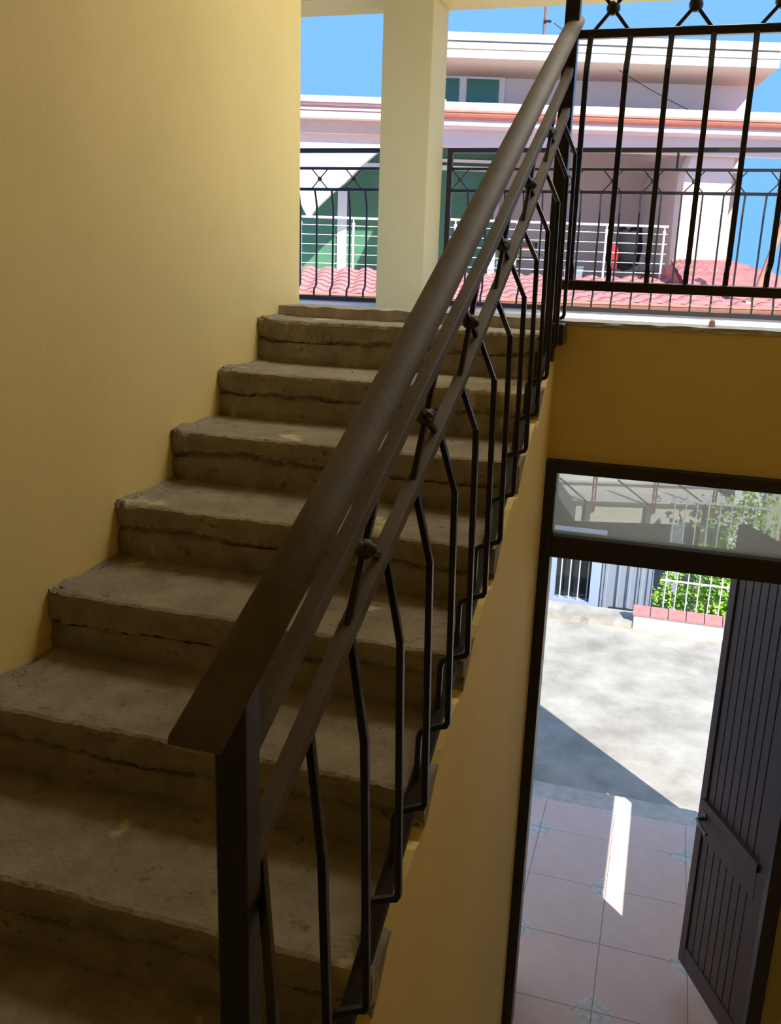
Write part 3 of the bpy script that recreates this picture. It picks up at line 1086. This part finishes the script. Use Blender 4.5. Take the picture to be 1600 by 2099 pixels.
cloth('black_shirt', 'black shirt hanging over the terrace railing, left of the drying rack', 'clothing', M_CLOTHK, hp_(3.90, 16.25, .03),
      [(-.17, .88), (-.08, .90), (0, .82), (.06, .92), (.22, .94), (.24, .72), (.26, .55), (.22, .28), (.1, .2), (-.05, .16), (-.16, .22), (-.17, .5)], 1)
cloth('red_jacket', 'red jacket hanging beside the black shirt on the terrace', 'clothing', M_CLOTHR, hp_(3.62, 16.2, .0),
      [(-.05, .62), (.07, .66), (.12, .5), (.11, .22), (.0, .16), (-.07, .26), (-.08, .45)], 2)
cloth('red_cloth', 'small red cloth on the terrace rail, just left of the stair handrail', 'cloth', M_CLOTHR, hp_(.98, 15.4, -.05), [(-.04, .3), (.06, .34), (.07, .1), (.0, .05), (-.05, .1)], 3)


def planter(name, label, u, w, wid, h_, m_, plant, group=None):
    r = thing(name, label, 'planter', hp_(u, w, -.035), HZ, group)
    a, b_ = wid / 2, wid / 2 * .8
    mm = MB().add([(-b_, -.12, 0), (b_, -.12, 0), (b_, .12, 0), (-b_, .12, 0), (-a, -.15, h_), (a, -.15, h_), (a, .15, h_), (-a, .15, h_),
                   (-a + .03, -.12, h_), (a - .03, -.12, h_), (a - .03, .12, h_), (-a + .03, .12, h_), (-b_, -.1, h_ - .06), (b_, -.1, h_ - .06), (b_, .1, h_ - .06), (-b_, .1, h_ - .06)],
                  [(3, 2, 1, 0), (0, 1, 5, 4), (1, 2, 6, 5), (2, 3, 7, 6), (3, 0, 4, 7), (4, 5, 9, 8), (5, 6, 10, 9), (6, 7, 11, 10), (7, 4, 8, 11), (8, 9, 13, 12), (9, 10, 14, 13), (10, 11, 15, 14), (11, 8, 12, 15), (12, 13, 14, 15)])
    mm.build('pot', m_, r)
    if plant:
        rnd = random.Random(int(u * 100))
        f = MB()
        for i in range(170):
            c = Vector((rnd.gauss(0, wid * .28), rnd.gauss(0, .08), h_ + abs(rnd.gauss(.05, .07))))
            d = Vector((rnd.uniform(-1, 1), rnd.uniform(-1, 1), rnd.uniform(-.2, 1))).normalized()
            s_ = d.cross(Vector((0.3, .2, 1))).normalized() * .03
            f.add([c, c + d * .05 + s_, c + d * .1, c + d * .05 - s_], [(0, 1, 2, 3)])
        o = f.build('foliage', M_LEAVES, r, fix=False)
        o['kind'] = 'stuff'
    return r


planter('window_box', 'blue grey planter with a green plant, leftmost on the terrace behind the handrail', 1.82, 16.3, .32, .36, M_POT, True)
planter('window_box.001', 'blue grey planter with a green plant right of the dark chair on the terrace', 2.66, 16.3, .30, .36, M_POT, True)
planter('window_box.002', 'empty low blue grey planter against the black newel post on the terrace', 3.0, 16.3, .34, .28, M_POT, False)
planter('clay_pot', 'small brown clay pot under the black shirt on the terrace', 4.0, 16.1, .2, .16, M_CLAY, False)
planter('clay_pot.001', 'brown clay pot under the drying rack', 4.30, 16.4, .26, .24, M_CLAY, False)
ch = thing('terrace_chair', 'dark folding chair on the terrace between two green planters', 'chair', hp_(2.22, 16.4, -.035), HZ)
MB().box((-.19, -.2, .38), (.19, .2, .41)).build('seat', M_CLOTHK, ch)
MB().box((-.19, .19, .52), (.19, .22, .66)).build('backrest', M_CLAY, ch)
k = 0
for sx_ in (-.17, .17):
    MB().bar([(sx_, -.18, 0), (sx_, -.18, .40)], .028).build('leg' if k == 0 else 'leg.%03d' % k, M_CLOTHK, ch)
    MB().bar([(sx_, .2, 0), (sx_, .2, .66)], .028).build('leg.%03d' % (k + 1), M_CLOTHK, ch)
    k += 2
am = thing('antenna_mast', 'thin rust red antenna mast above the white roof, left of the handrail end', 'mast', hp_(2.14, 15.7, 3.62), HZ)
MB().tube([(0, 0, 0), (.03, 0, 1.6)], .022, 8).build('pole', M_RUST, am)
MB().box((-.06, -.06, -.06), (.06, .06, .02)).build('base', M_RUST, am)
MB().tube([(-.02, -.03, .28), (.10, -.03, .28)], .02, 6).build('clamp', M_BLACK, am)
wl = MB()
pa_, pb_ = hp_(2.25, 15.45, 3.83), hp_(5.05, 16.8, 2.80)
wl.tube([pa_ + (pb_ - pa_) * (i / 8) - Vector((0, 0, .35 * (i / 8) * (1 - i / 8))) for i in range(9)], .006, 5)
tag(wl.build('overhead_wire', M_BLACK), 'thin black wire slanting down from the mast across the pale upper wall', 'wire')
dp = thing('copper_downpipe', 'slanting copper downpipe at the right end of the roof', 'pipe', hp_(4.80, 12.75, -.3), HZ)
MB().tube([(0, 0, .0), (.42, 0, 1.66)], .042, 10).build('pipe', M_COPPER, dp)
MB().tube([(-.06, -.02, -.02), (.0, 0, .14)], .055, 8).build('shoe', M_WHITE, dp)
ps = MB().ball((0, 0, 0), .011, 8, 6, (1, .8, 1.3))
ps.add([(-.01, 0, -.004), (.01, .005, -.004), (.018, -.005, -.014), (-.015, -.005, -.014)], [(0, 1, 2, 3)])
o = ps.build('pink_rag', M_PINK, None, True)
o.location = (.628, .06, .062)
tag(o, 'tiny pink rag left on the cement edge above the doorway', 'rag')
